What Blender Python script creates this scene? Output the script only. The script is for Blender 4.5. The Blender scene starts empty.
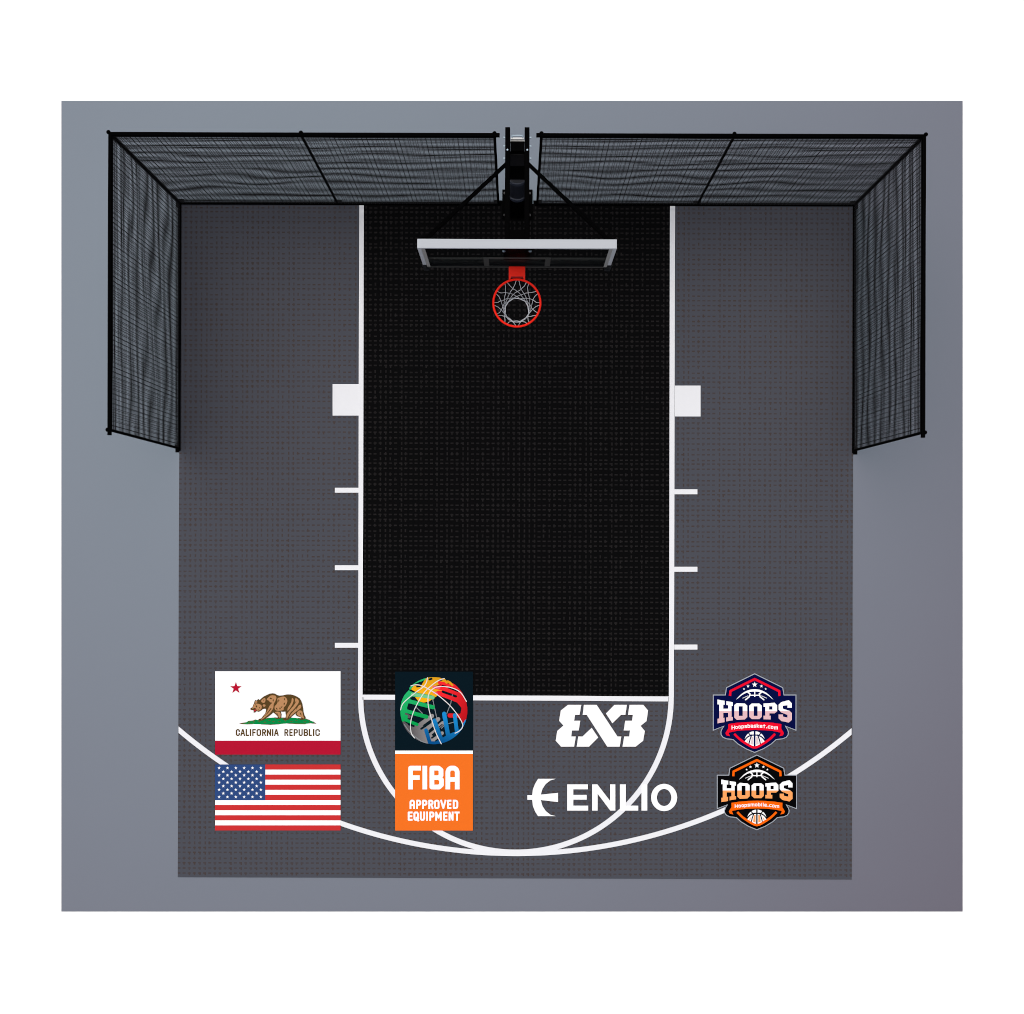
import bpy, bmesh, math, random
from mathutils import Vector, Matrix
from mathutils.geometry import delaunay_2d_cdt

# ------------------------------------------------------------------ camera, sky, sun, exposure
scene = bpy.context.scene
COL = scene.collection
CAM_H = 17.0                    # metres above the court
F_PX = 1479.0                   # focal length in pixels of the 1024-wide frame
PX0, PY0 = 516.5, 538.0         # where the plumb line under the camera meets the frame
ROLL = math.radians(0.17)

cam_d = bpy.data.cameras.new('camera')
cam = bpy.data.objects.new('camera', cam_d)
COL.objects.link(cam)
cam.location = (0, 0, CAM_H)
cam.rotation_euler = (0, 0, ROLL)
cam_d.sensor_width = 36.0
cam_d.lens = F_PX / 1024 * 36.0
cam_d.shift_x = (512 - PX0) / 1024
cam_d.shift_y = (PY0 - 507) / 1024
cam_d.clip_start = 0.1
cam_d.clip_end = 2000
scene.camera = cam

SUN_EL, SUN_AZ = math.radians(76), math.radians(-45)     # azimuth from +y (court's back) towards -x: back left
world = bpy.data.worlds.new('World')
scene.world = world
world.use_nodes = True
wn = world.node_tree
bg = wn.nodes['Background']
sky = wn.nodes.new('ShaderNodeTexSky')
sky.sky_type = 'NISHITA'
sky.sun_disc = False
sky.sun_elevation = SUN_EL
sky.sun_rotation = SUN_AZ
sky.air_density = 0.6
sky.dust_density = 4.0
wn.links.new(sky.outputs[0], bg.inputs[0])
bg.inputs[1].default_value = 0.05

sd = bpy.data.lights.new('sun', 'SUN')
sd.energy = 1.5
sd.angle = math.radians(62)     # a wide, overcast-soft sun: the picture shows no cast shadows
sd.color = (1.0, 0.985, 0.94)
sun = bpy.data.objects.new('sun', sd)
COL.objects.link(sun)
sdir = Vector((math.sin(SUN_AZ) * math.cos(SUN_EL), math.cos(SUN_AZ) * math.cos(SUN_EL), math.sin(SUN_EL)))
sun.rotation_euler = sdir.to_track_quat('Z', 'Y').to_euler()
sun.location = sdir * 30

vs = scene.view_settings
vs.view_transform = 'Standard'
vs.look = 'None'
vs.gamma = 1.0
vs.use_curve_mapping = False
vs.exposure = 1.0
scene.cycles.pixel_filter_type = 'BOX'
scene.cycles.filter_width = 0.65
scene.cycles.max_bounces = 8
scene.cycles.transparent_max_bounces = 12
LIGHT = 1.35                     # displayed radiance of a perfectly white flat surface


# ------------------------------------------------------------------ helpers
def lin(c):
    c = c / 255.0
    return c / 12.92 if c <= 0.04045 else ((c + 0.055) / 1.055) ** 2.4


def alb(r, g, b):
    """surface colour that shows as sRGB r,g,b when lying flat in this light"""
    return (min(.9, lin(r) / LIGHT), min(.9, lin(g) / LIGHT), min(.9, lin(b) / LIGHT), 1)


def mat(name, col, rough=.6, spec=.2, metal=0.0, wear=0.0, scale=8.0):
    m = bpy.data.materials.new(name)
    m.use_nodes = True
    nt = m.node_tree
    b = nt.nodes['Principled BSDF']
    b.inputs['Base Color'].default_value = col
    b.inputs['Roughness'].default_value = rough
    b.inputs['Specular IOR Level'].default_value = spec
    b.inputs['Metallic'].default_value = metal
    if wear:
        tc = nt.nodes.new('ShaderNodeTexCoord')
        nz = nt.nodes.new('ShaderNodeTexNoise')
        nz.inputs['Scale'].default_value = scale
        nz.inputs['Detail'].default_value = 6
        nz.inputs['Roughness'].default_value = .65
        nt.links.new(tc.outputs['Object'], nz.inputs['Vector'])
        mr = nt.nodes.new('ShaderNodeMapRange')
        mr.inputs[1].default_value = .25
        mr.inputs[2].default_value = .75
        mr.inputs[3].default_value = 1 - wear
        mr.inputs[4].default_value = 1 + wear
        nt.links.new(nz.outputs[0], mr.inputs[0])
        mx = nt.nodes.new('ShaderNodeMix')
        mx.data_type = 'RGBA'
        mx.blend_type = 'MULTIPLY'
        mx.inputs[0].default_value = 1
        mx.inputs[6].default_value = col
        nt.links.new(mr.outputs[0], mx.inputs[7])
        nt.links.new(mx.outputs[2], b.inputs['Base Color'])
    return m


def C(px, py, z=0.0):
    """court coordinates (m) of the point at height z that the survey photo shows at px, py"""
    k = (CAM_H - z) / F_PX
    u, v = (px - PX0) * k, (PY0 - py) * k
    return (u * math.cos(ROLL) - v * math.sin(ROLL), u * math.sin(ROLL) + v * math.cos(ROLL))


def link(name, bm, m, parent=None, loc=(0, 0, 0), smooth=False):
    me = bpy.data.meshes.new(name)
    bm.normal_update()
    bm.to_mesh(me)
    bm.free()
    if smooth:
        for p in me.polygons:
            p.use_smooth = True
    me.materials.append(m)
    o = bpy.data.objects.new(name, me)
    COL.objects.link(o)
    o.location = loc
    if parent is not None:
        o.parent = parent
    return o


def thing(name, label, cat, loc=(0, 0, 0), group=None):
    o = bpy.data.objects.new(name, None)
    o.empty_display_size = .2
    COL.objects.link(o)
    o.location = loc
    o['label'] = label
    o['category'] = cat
    if group:
        o['group'] = group
    return o


def structure(o, label=None):
    o['kind'] = 'structure'
    if label:
        o['label'] = label
    return o


def box(bm, x0, x1, y0, y1, z0, z1, bev=0.0):
    ret = bmesh.ops.create_cube(bm, size=1)
    vs_ = ret['verts']
    for v in vs_:
        v.co = Vector(((x0 + x1) / 2 + v.co.x * (x1 - x0), (y0 + y1) / 2 + v.co.y * (y1 - y0), (z0 + z1) / 2 + v.co.z * (z1 - z0)))
    if bev:
        es = list({e for v in vs_ for e in v.link_edges})
        bmesh.ops.bevel(bm, geom=es, offset=bev, segments=2, affect='EDGES', profile=.6)
    return bm


def tube(bm, pts, r, n=8, closed=False, cap=True, up=Vector((0, 0, 1))):
    pts = [Vector(p) for p in pts]
    N = len(pts)
    rings = []
    for i, p in enumerate(pts):
        if closed:
            d = pts[(i + 1) % N] - pts[i - 1]
        else:
            d = pts[min(i + 1, N - 1)] - pts[max(i - 1, 0)]
        d.normalize()
        a = up if abs(d.dot(up)) < .95 else Vector((1, 0, 0))
        s = d.cross(a).normalized()
        t = s.cross(d)
        rings.append([bm.verts.new(p + (s * math.cos(2 * math.pi * (k + .5) / n) + t * math.sin(2 * math.pi * (k + .5) / n)) * r) for k in range(n)])
    for i in range(N if closed else N - 1):
        a, b = rings[i], rings[(i + 1) % N]
        for k in range(n):
            bm.faces.new((a[k], a[(k + 1) % n], b[(k + 1) % n], b[k]))
    if cap and not closed:
        bm.faces.new(list(reversed(rings[0])))
        bm.faces.new(rings[-1])
    return bm


def beam(bm, p, q, w, h):
    """square bar from p to q"""
    p, q = Vector(p), Vector(q)
    d = (q - p).normalized()
    a = Vector((0, 0, 1)) if abs(d.z) < .95 else Vector((0, 1, 0))
    s = d.cross(a).normalized()
    t = s.cross(d)
    vv = []
    for e in (p, q):
        vv.append([bm.verts.new(e + s * sx * w / 2 + t * sy * h / 2) for sx, sy in ((-1, -1), (1, -1), (1, 1), (-1, 1))])
    for k in range(4):
        bm.faces.new((vv[0][k], vv[0][(k + 1) % 4], vv[1][(k + 1) % 4], vv[1][k]))
    bm.faces.new(list(reversed(vv[0])))
    bm.faces.new(vv[1])
    return bm


# ---- flat printed shapes: polygons combined in order with '+', '-' and '&'
def inside(poly, x, y):
    c = False
    j = len(poly) - 1
    for i in range(len(poly)):
        xi, yi = poly[i]
        xj, yj = poly[j]
        if (yi > y) != (yj > y) and x < (xj - xi) * (y - yi) / (yj - yi) + xi:
            c = not c
        j = i
    return c


def flat(name, m, ops, fmap, z0, z1, parent=None, root=None):
    """ops: list of (op, polygon) in drawing units; fmap turns them into court metres"""
    verts, edges = [], []
    polys = []
    for op, poly in ops:
        b = len(verts)
        verts += [Vector(p) for p in poly]
        n = len(poly)
        edges += [(b + i, b + (i + 1) % n) for i in range(n)]
        xs = [p[0] for p in poly]
        ys = [p[1] for p in poly]
        polys.append((op, poly, min(xs), max(xs), min(ys), max(ys)))
    V, E, F, _, _, _ = delaunay_2d_cdt(verts, edges, [], 0, 1e-3, False)
    bm = bmesh.new()
    off = Vector(root.location) if root is not None else Vector()
    cache = {}

    def vert(i):
        if i not in cache:
            x, y = fmap(V[i].x, V[i].y)
            cache[i] = bm.verts.new((x - off.x, y - off.y, z1 - off.z))
        return cache[i]
    for f in F:
        cx = sum(V[i].x for i in f) / len(f)
        cy = sum(V[i].y for i in f) / len(f)
        on = False
        for op, poly, ax, bx_, ay, by in polys:
            hit = ax <= cx <= bx_ and ay <= cy <= by and inside(poly, cx, cy)
            if op == '+':
                on = on or hit
            elif op == '-':
                on = on and not hit
            else:
                on = on and hit
        if on:
            try:
                bm.faces.new([vert(i) for i in f])
            except ValueError:
                pass
    for f in bm.faces:
        f.normal_update()
        if f.normal.z < 0:
            f.normal_flip()
    bnd = [e for e in bm.edges if len(e.link_faces) == 1]
    ret = bmesh.ops.extrude_edge_only(bm, edges=bnd)
    for v in (g for g in ret['geom'] if isinstance(g, bmesh.types.BMVert)):
        v.co.z = z0 - off.z
    return link(name, bm, m, parent)


def disc(x, y, r, n=12, ry=None):
    ry = ry or r
    return [(x + r * math.cos(2 * math.pi * k / n), y + ry * math.sin(2 * math.pi * k / n)) for k in range(n)]


def rect(x0, y0, x1, y1):
    return [(x0, y0), (x1, y0), (x1, y1), (x0, y1)]


def star(x, y, r, n=5):
    out = []
    for k in range(2 * n):
        rr = r if k % 2 == 0 else r * .4
        a = -math.pi / 2 + math.pi * k / n
        out.append((x + rr * math.cos(a), y + rr * math.sin(a)))
    return out


def stroke(pts, w, cap='round', closed=False, op='+'):
    ops = []
    n = len(pts)
    segs = [(pts[i], pts[(i + 1) % n]) for i in range(n if closed else n - 1)]
    for i, (p, q) in enumerate(segs):
        dx, dy = q[0] - p[0], q[1] - p[1]
        L = math.hypot(dx, dy) or 1e-6
        dx, dy = dx / L, dy / L
        p2, q2 = p, q
        if cap == 'square' and not closed:
            if i == 0:
                p2 = (p[0] - dx * w / 2, p[1] - dy * w / 2)
            if i == len(segs) - 1:
                q2 = (q[0] + dx * w / 2, q[1] + dy * w / 2)
        nx, ny = -dy * w / 2, dx * w / 2
        ops.append((op, [(p2[0] + nx, p2[1] + ny), (q2[0] + nx, q2[1] + ny), (q2[0] - nx, q2[1] - ny), (p2[0] - nx, p2[1] - ny)]))
    for i, p in enumerate(pts):
        end = (i == 0 or i == n - 1) and not closed
        if not end or cap == 'round':
            ops.append((op, disc(p[0] + .0131, p[1] + .0073, w / 2 * .998, 14)))
    return ops


def smooth_line(pts, k=5):
    out = []
    n = len(pts)
    for i in range(n - 1):
        p0, p1, p2, p3 = pts[max(i - 1, 0)], pts[i], pts[i + 1], pts[min(i + 2, n - 1)]
        for j in range(k):
            t = j / k
            out.append(tuple(.5 * (2 * p1[a] + (p2[a] - p0[a]) * t + (2 * p0[a] - 5 * p1[a] + 4 * p2[a] - p3[a]) * t * t
                                   + (3 * p1[a] - p0[a] - 3 * p2[a] + p3[a]) * t ** 3) for a in (0, 1)))
    out.append(pts[-1])
    return out


def smooth_loop(pts, k=4):
    n = len(pts)
    ext = [pts[-1]] + list(pts) + [pts[0], pts[1]]
    s = smooth_line(ext, k)
    return s[k:k + n * k]


def inset(poly, d):
    n = len(poly)
    area = sum(poly[i][0] * poly[(i + 1) % n][1] - poly[(i + 1) % n][0] * poly[i][1] for i in range(n))
    sg = 1 if area > 0 else -1
    out = []
    for i in range(n):
        p0, p, p1 = poly[i - 1], poly[i], poly[(i + 1) % n]
        a = Vector((p[0] - p0[0], p[1] - p0[1])).normalized()
        b = Vector((p1[0] - p[0], p1[1] - p[1])).normalized()
        na, nb = Vector((-a.y, a.x)) * sg, Vector((-b.y, b.x)) * sg
        m_ = na + nb
        m_ = m_ / max(.25, m_.length_squared / 2)
        out.append((p[0] + m_.x * d, p[1] + m_.y * d))
    return out


GLYPH = {
    'C': [[(1, .3), (1, .14), (.72, 0), (.28, 0), (0, .14), (0, .86), (.28, 1), (.72, 1), (1, .86), (1, .7)]],
    'A': [[(0, 1), (.42, 0), (.58, 0), (1, 1)], [(.2, .68), (.8, .68)]],
    '^': [[(0, 1), (0, .2), (.1, .07), (.3, 0), (.7, 0), (.9, .07), (1, .2), (1, 1)], [(0, .6), (1, .6)]],
    'L': [[(0, 0), (0, 1), (1, 1)]],
    'I': [[(.5, 0), (.5, 1)]],
    'F': [[(0, 1), (0, 0), (1, 0)], [(0, .5), (.85, .5)]],
    'O': [[(0, .16), (.12, .04), (.3, 0), (.7, 0), (.88, .04), (1, .16), (1, .84), (.88, .96), (.7, 1), (.3, 1), (.12, .96), (0, .84), (0, .16)]],
    'R': [[(0, 1), (0, 0), (.7, 0), (1, .12), (1, .4), (.7, .52), (0, .52)], [(.55, .52), (1, 1)]],
    'N': [[(0, 1), (0, 0), (1, 1), (1, 0)]],
    'E': [[(1, 0), (0, 0), (0, 1), (1, 1)], [(0, .5), (.88, .5)]],
    'P': [[(0, 1), (0, 0), (.7, 0), (1, .12), (1, .44), (.7, .56), (0, .56)]],
    'U': [[(0, 0), (0, .84), (.25, 1), (.75, 1), (1, .84), (1, 0)]],
    'B': [[(0, .5), (0, 0), (.7, 0), (.95, .1), (.95, .38), (.75, .5), (1, .62), (1, .88), (.75, 1), (0, 1), (0, .5)], [(0, .5), (.75, .5)]],
    'V': [[(0, 0), (.5, 1), (1, 0)]],
    'D': [[(0, 0), (.6, 0), (.9, .08), (1, .22), (1, .78), (.9, .92), (.6, 1), (0, 1), (0, 0)]],
    'Q': [[(0, .16), (.25, 0), (.75, 0), (1, .16), (1, .84), (.75, 1), (.25, 1), (0, .84), (0, .16)], [(.6, .75), (1.05, 1.08)]],
    'M': [[(0, 1), (0, 0), (.5, .7), (1, 0), (1, 1)]],
    'T': [[(0, 0), (1, 0)], [(.5, 0), (.5, 1)]],
    'H': [[(0, 0), (0, 1)], [(1, 0), (1, 1)], [(0, .5), (1, .5)]],
    'o': [[(.2, .3), (.8, .3), (1, .5), (1, .8), (.8, 1), (.2, 1), (0, .8), (0, .5), (.2, .3)]],
    'p': [[(0, 1.3), (0, .3), (.8, .3), (1, .5), (1, .8), (.8, 1), (0, 1)]],
    'b': [[(0, 0), (0, 1), (.8, 1), (1, .8), (1, .5), (.8, .3), (0, .3)]],
    's': [[(1, .3), (.15, .3), (0, .47), (.15, .65), (.85, .65), (1, .82), (.85, 1), (0, 1)]],
    'a': [[(0, .3), (.85, .3), (1, .5), (1, 1), (.15, 1), (0, .82), (.15, .65), (1, .65)]],
    'k': [[(0, 0), (0, 1)], [(1, .3), (.1, .68), (1, 1)]],
    'e': [[(0, .65), (1, .65), (1, .45), (.8, .3), (.2, .3), (0, .5), (0, .8), (.2, 1), (1, 1)]],
    't': [[(0, .3), (1, .3)], [(.5, .05), (.5, 1)]],
    'c': [[(1, .3), (.2, .3), (0, .5), (0, .8), (.2, 1), (1, 1)]],
    'm': [[(0, 1), (0, .3), (1, .3), (1, 1)], [(.5, .3), (.5, 1)]],
    'i': [[(.5, .35), (.5, 1)], [(.5, .05), (.5, .08)]],
    'l': [[(.5, 0), (.5, 1)]],
    '.': [[(.5, .95), (.5, 1)]],
}


def glyph(ch, x0, x1, y0, y1, w, cap='square'):
    h = w / 2
    ops = []
    for line in GLYPH[ch]:
        ops += stroke([(x0 + h + u * (x1 - x0 - w) + .003 * i, y0 + h + v * (y1 - y0 - w) + .002 * i) for i, (u, v) in enumerate(line)], w, cap)
    return ops


# ------------------------------------------------------------------ materials
M_white_ground = mat('white_ground', (.9, .9, .9, 1), .9, 0)
M_slab = mat('grey_concrete', alb(106, 98, 109), .28, .42, wear=.012, scale=.9)
M_slab.node_tree.nodes['Principled BSDF'].inputs['Specular Tint'].default_value = (.50, .845, .99, 1)
M_line = mat('white_line_paint', alb(237, 238, 241), .6, .15, wear=.01, scale=20)
M_black_steel = mat('black_powder_coat', (.0008, .0008, .0009, 1), .5, .004)
M_dark_steel = mat('dark_grey_steel', (.009, .009, .011, 1), .4, .2)
M_sleeve = mat('glossy_dark_sleeve', (.010, .012, .018, 1), .42, .3)
M_net_cord = mat('black_net_cord', (.010, .010, .011, 1), .8, .05)
M_silver = mat('galvanised_steel', (.24, .30, .35, 1), .5, .3, metal=.4)
M_board_white = mat('white_frame_paint', alb(190, 194, 199), .5, .05)
M_board_mark = mat('white_board_marking', (.25, .25, .24, 1), .6, .1)
M_target_mark = mat('smoky_board_marking', (.04, .04, .038, 1), .6, .1)
M_red = mat('orange_red_rim_paint', alb(244, 28, 2), .45, .1)
M_rim_dark = mat('dark_maroon_slot', alb(120, 12, 20), .6, .1)
M_cord_white = mat('white_net_cord', (.52, .53, .55, 1), .8, .1)
M_pad = mat('black_edge_padding', (.006, .007, .009, 1), .7, .1)


def print_mat(name, r, g, b):
    return mat(name, alb(r, g, b), .7, 0.03)


def fade_print(name, c0, c1, px0, py0, px1, py1, org):
    """two-tone printed fade running across the artwork from one survey point to another"""
    m = print_mat(name, *c0)
    nt = m.node_tree
    a, b = Vector(C(px0, py0, .03)) - Vector(org), Vector(C(px1, py1, .03)) - Vector(org)
    d = b - a
    tc = nt.nodes.new('ShaderNodeTexCoord')
    dp = nt.nodes.new('ShaderNodeVectorMath')
    dp.operation = 'DOT_PRODUCT'
    dp.inputs[1].default_value = (d.x / d.length_squared, d.y / d.length_squared, 0)
    nt.links.new(tc.outputs['Object'], dp.inputs[0])
    mr = nt.nodes.new('ShaderNodeMapRange')
    k = a.dot(d) / d.length_squared
    mr.inputs[1].default_value = k
    mr.inputs[2].default_value = k + 1
    nt.links.new(dp.outputs['Value'], mr.inputs[0])
    mx = nt.nodes.new('ShaderNodeMix')
    mx.data_type = 'RGBA'
    mx.inputs[6].default_value = alb(*c0)
    mx.inputs[7].default_value = alb(*c1)
    nt.links.new(mr.outputs[0], mx.inputs[0])
    nt.links.new(mx.outputs[2], nt.nodes['Principled BSDF'].inputs['Base Color'])
    return m


def tile_mat(name, base, hole, hole2):
    """interlocking sport tiles: rows of slots that show the dull sub-base, five to a tile"""
    m = mat(name, base, .75, .02)
    nt = m.node_tree
    N, Lk = nt.nodes, nt.links
    b = N['Principled BSDF']

    def mth(op, a, c=None, d=None):
        n = N.new('ShaderNodeMath')
        n.operation = op
        for i, v in enumerate((a, c, d)):
            if v is None:
                continue
            if isinstance(v, (int, float)):
                n.inputs[i].default_value = v
            else:
                Lk.new(v, n.inputs[i])
        return n.outputs[0]
    tc = N.new('ShaderNodeTexCoord')
    sp = N.new('ShaderNodeSeparateXYZ')
    Lk.new(tc.outputs['Object'], sp.inputs[0])
    pitch = .2945 / 5
    X = mth('DIVIDE', mth('ADD', sp.outputs[0], 40.0), pitch)
    Y = mth('DIVIDE', mth('ADD', sp.outputs[1], 40.0), pitch)
    cx, cy = mth('FLOOR', X), mth('FLOOR', Y)
    fx, fy = mth('SUBTRACT', mth('FRACT', X), .5), mth('SUBTRACT', mth('FRACT', Y), .5)

    def rnd(vx, vy, seed):
        cb = N.new('ShaderNodeCombineXYZ')
        for i, v in enumerate((vx, vy, seed)):
            if isinstance(v, (int, float)):
                cb.inputs[i].default_value = v
            else:
                Lk.new(v, cb.inputs[i])
        wnz = N.new('ShaderNodeTexWhiteNoise')
        wnz.noise_dimensions = '3D'
        Lk.new(cb.outputs[0], wnz.inputs['Vector'])
        return wnz.outputs['Value']
    rrow, rcol, rcell = rnd(0.0, cy, 1.5), rnd(cx, 0.0, 2.5), rnd(cx, cy, 3.5)
    # horizontal slot
    oy = mth('MULTIPLY', mth('SUBTRACT', rrow, .5), .36)
    ox = mth('MULTIPLY', mth('SUBTRACT', rcol, .5), .36)
    hor = mth('MULTIPLY', mth('LESS_THAN', mth('ABSOLUTE', fx), .29), mth('LESS_THAN', mth('ABSOLUTE', mth('SUBTRACT', fy, oy)), .135))
    ver = mth('MULTIPLY', mth('LESS_THAN', mth('ABSOLUTE', fy), .29), mth('LESS_THAN', mth('ABSOLUTE', mth('SUBTRACT', fx, ox)), .135))
    useh = mth('GREATER_THAN', mth('ADD', mth('MULTIPLY', rrow, .75), mth('MULTIPLY', rcell, .5)), .58)
    usev = mth('GREATER_THAN', mth('ADD', mth('MULTIPLY', rcol, .75), mth('MULTIPLY', rcell, .5)), .58)
    none = mth('SUBTRACT', 1.0, mth('MAXIMUM', useh, usev))
    hh = mth('MULTIPLY', hor, mth('MAXIMUM', useh, none))
    slot = mth('MAXIMUM', hh, mth('MULTIPLY', ver, usev))
    strength = mth('MULTIPLY_ADD', rnd(cx, cy, 7.7), .35, .65)
    fac = mth('MULTIPLY', slot, strength)
    # sub-base colour drifts slowly over the court
    nz = N.new('ShaderNodeTexNoise')
    nz.inputs['Scale'].default_value = .35
    nz.inputs['Detail'].default_value = 2
    Lk.new(tc.outputs['Object'], nz.inputs['Vector'])
    mh = N.new('ShaderNodeMix')
    mh.data_type = 'RGBA'
    mh.inputs[6].default_value = hole
    mh.inputs[7].default_value = hole2
    Lk.new(nz.outputs[0], mh.inputs[0])
    mx = N.new('ShaderNodeMix')
    mx.data_type = 'RGBA'
    mx.inputs[6].default_value = base
    Lk.new(fac, mx.inputs[0])
    Lk.new(mh.outputs[2], mx.inputs[7])
    Lk.new(mx.outputs[2], b.inputs['Base Color'])
    return m


M_tile_grey = tile_mat('grey_sport_tile', alb(76, 78, 86), alb(65, 58, 58), alb(76, 65, 61))
M_tile_black = tile_mat('black_sport_tile', alb(8, 8, 9), alb(33, 32, 34), alb(38, 35, 34))

glass = bpy.data.materials.new('clear_glass')
glass.use_nodes = True
nt = glass.node_tree
nt.nodes.clear()
out = nt.nodes.new('ShaderNodeOutputMaterial')
mixs = nt.nodes.new('ShaderNodeMixShader')
tr = nt.nodes.new('ShaderNodeBsdfTransparent')
tr.inputs[0].default_value = (.93, .95, .95, 1)
gl = nt.nodes.new('ShaderNodeBsdfGlossy')
gl.inputs['Roughness'].default_value = .03
gl.inputs['Color'].default_value = (.9, .9, .9, 1)
fr = nt.nodes.new('ShaderNodeFresnel')
fr.inputs[0].default_value = 1.2
mu = nt.nodes.new('ShaderNodeMath')
mu.operation = 'MULTIPLY'
mu.inputs[1].default_value = .004
nt.links.new(fr.outputs[0], mu.inputs[0])
nt.links.new(mu.outputs[0], mixs.inputs[0])
nt.links.new(tr.outputs[0], mixs.inputs[1])
nt.links.new(gl.outputs[0], mixs.inputs[2])
nt.links.new(mixs.outputs[0], out.inputs[0])

# ------------------------------------------------------------------ setting: ground, slab, court, markings
bm = bmesh.new()
bmesh.ops.create_grid(bm, x_segments=1, y_segments=1, size=400)
for v in bm.verts:
    v.co.z = -.012
structure(link('ground', bm, M_white_ground))

slab = flat('concrete_slab', M_slab, [('+', rect(61.3, 101, 962.7, 911.6))], lambda x, y: C(x, y), -.05, 0)
structure(slab)

ident = C
Z_T, Z_LANE, Z_LINE = .016, .020, .024
court = flat('court_surface', M_tile_grey, [('+', [(180, 203), (853.8, 204.8), (851.8, 879.6), (177.8, 877.2)])], lambda x, y: C(x, y, Z_T), .0005, Z_T)
structure(court)
flat('key_area', M_tile_black, [('+', [(362.3, 203.4), (672.6, 204.3), (671, 697), (361, 697)])], lambda x, y: C(x, y, Z_LANE), Z_T - .002, Z_LANE, court)


def line(name, ops, z=Z_LINE):
    return flat(name, M_line, ops, lambda x, y: C(x, y, z), Z_T - .001, z, court)


def ring_arc(cx, cy, r0, r1, a0, a1, n=96):
    pts = [(cx + r0 * math.cos(math.radians(a0 + (a1 - a0) * k / n)), cy + r0 * math.sin(math.radians(a0 + (a1 - a0) * k / n))) for k in range(n + 1)]
    pts += [(cx + r1 * math.cos(math.radians(a1 + (a0 - a1) * k / n)), cy + r1 * math.sin(math.radians(a1 + (a0 - a1) * k / n))) for k in range(n + 1)]
    return pts


line('lane_line', [('+', [(359.2, 203.5), (363.9, 203.5), (362.6, 697), (358, 697)])])
line('lane_line', [('+', [(670, 204.3), (675.1, 204.3), (673.9, 697), (668.9, 697)])])
line('free_throw_line', [('+', [(362.6, 694.7), (668.9, 696.4), (668.9, 701.4), (362.6, 699.7)])])
# half circle below the free throw line and the wide three point arc, which run into one another at the bottom
half = ring_arc(515.9, 697, 152.6, 157.9, 0, 180)
three = ring_arc(516.1, 331.9, 519.2, 524.2, 20, 160, 160)
court_poly = [(179, 600), (852, 600), (851.2, 879), (178, 877)]
line('free_throw_circle', [('+', half), ('-', three)])
line('three_point_arc', [('+', three), ('&', court_poly)])
for q in ((332.6, 384, 359.5, 415.6), (674.9, 385.6, 700.6, 416.4)):
    line('neutral_block', [('+', rect(*q))], Z_LINE - .002)
for y in (487.8, 565.2, 642.9):
    line('lane_mark', [('+', rect(334.9, y, 358.9, y + 4.9))], Z_LINE - .002)
for y in (489.2, 566.8, 644.6):
    line('lane_mark', [('+', rect(674.2, y, 697.4, y + 5))], Z_LINE - .002)

# ------------------------------------------------------------------ net fences
FZ = 2.92


def fence(side, label):
    if side < 0:
        gx, gy = C(180.2, 203.5)
        xi = C(498.3, 202.5)[0]
        xm = C(338, 202.5)[0]
        ye = C(179, 448.4)[1]
    else:
        gx, gy = C(853.9, 205.4)
        xi = C(537.2, 203.5)[0]
        xm = C(697, 204)[0]
        ye = C(855, 450.6)[1]
    root = thing('net_fence', label, 'fence', (gx, gy, 0), 'net fences round the back of the court')
    ex, ey = xi - gx, ye - gy             # local ends: back run along x, side run along y
    mx = xm - gx
    sx = 1 if ex > 0 else -1
    for (x, y, r) in ((0, 0, .019), (mx, 0, .014), (ex, 0, .014), (0, ey, .014)):
        b = bmesh.new()
        tube(b, [(x, y, .001), (x, y, FZ - .01)], r, 10)
        p = link('post', b, M_black_steel, root, smooth=False)
        b = bmesh.new()
        bmesh.ops.create_icosphere(b, subdivisions=2, radius=.021, matrix=Matrix.Translation((x - .018 * sx * (y == 0 and x == 0 or y != 0), y + .018 * (y == 0), FZ + .004)))
        link('post_cap', b, M_black_steel, p, smooth=True)
        b = bmesh.new()
        box(b, x - .045, x + .045, y - .045, y + .045, .0008, .012, .002)
        link('foot_plate', b, M_black_steel, p)
    for (nm, z, r, ov) in (('top_rail', FZ, .021, .05), ('bottom_rail', .03, .019, .03)):
        b = bmesh.new()
        tube(b, [(-.0 * sx, 0, z), (ex + ov * sx, 0, z)], r, 10)
        link(nm, b, M_black_steel, root)
        b = bmesh.new()
        tube(b, [(0, 0, z), (0, ey - ov, z)], r, 10)
        link(nm, b, M_black_steel, root)
    # netting: two curtains of knotted cord hung back to back, each sagging a little in its own way
    pitch, rc = .0506, .0029
    rng = random.Random(11 + side)

    def net(p, q):
        b = bmesh.new()
        p, q = Vector(p), Vector(q)
        L = (q - p).length
        d = (q - p) / L
        nrm = Vector((0, sy_out, 0)) if abs(d.x) > .5 else Vector((-sx, 0, 0))
        for layer in (0, 1):
            w = [(rng.uniform(.9, 2.2), rng.uniform(0, 6.28), rng.uniform(.002, .005), rng.uniform(-9, 9)) for _ in range(6)]

            def sag(u, z):
                k = math.sin(math.pi * min(1, max(0, (z - .06) / (FZ - .07)))) ** .7
                return k * sum(a_ * math.sin(2 * math.pi * u / lam + ph + kz * z) for lam, ph, a_, kz in w)
            pt = pitch * (1.0 if layer == 0 else .85)
            off = nrm * (-.012 * layer)
            n = int(L / pt)
            for k in range(1, n):
                o = p + d * (L * k / n) + off
                tube(b, [(o.x, o.y, .05), (o.x, o.y, FZ - .01)], .0022, 4, cap=False)
            nz = int((FZ - .06) / pt)
            for k in range(1, nz):
                z = .06 + (FZ - .06) * k / nz
                m_ = max(6, int(L / .12))
                tube(b, [tuple(p + off + d * (L * i / m_) + Vector((0, 0, z + sag(L * i / m_, z)))) for i in range(m_ + 1)], rc, 4, cap=False)
        return link('netting', b, M_net_cord, root)
    sy_out = 1
    net((0, 0, 0), (mx, 0, 0))
    net((mx, 0, 0), (ex, 0, 0))
    net((0, 0, 0), (0, ey, 0))
    return root


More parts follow.
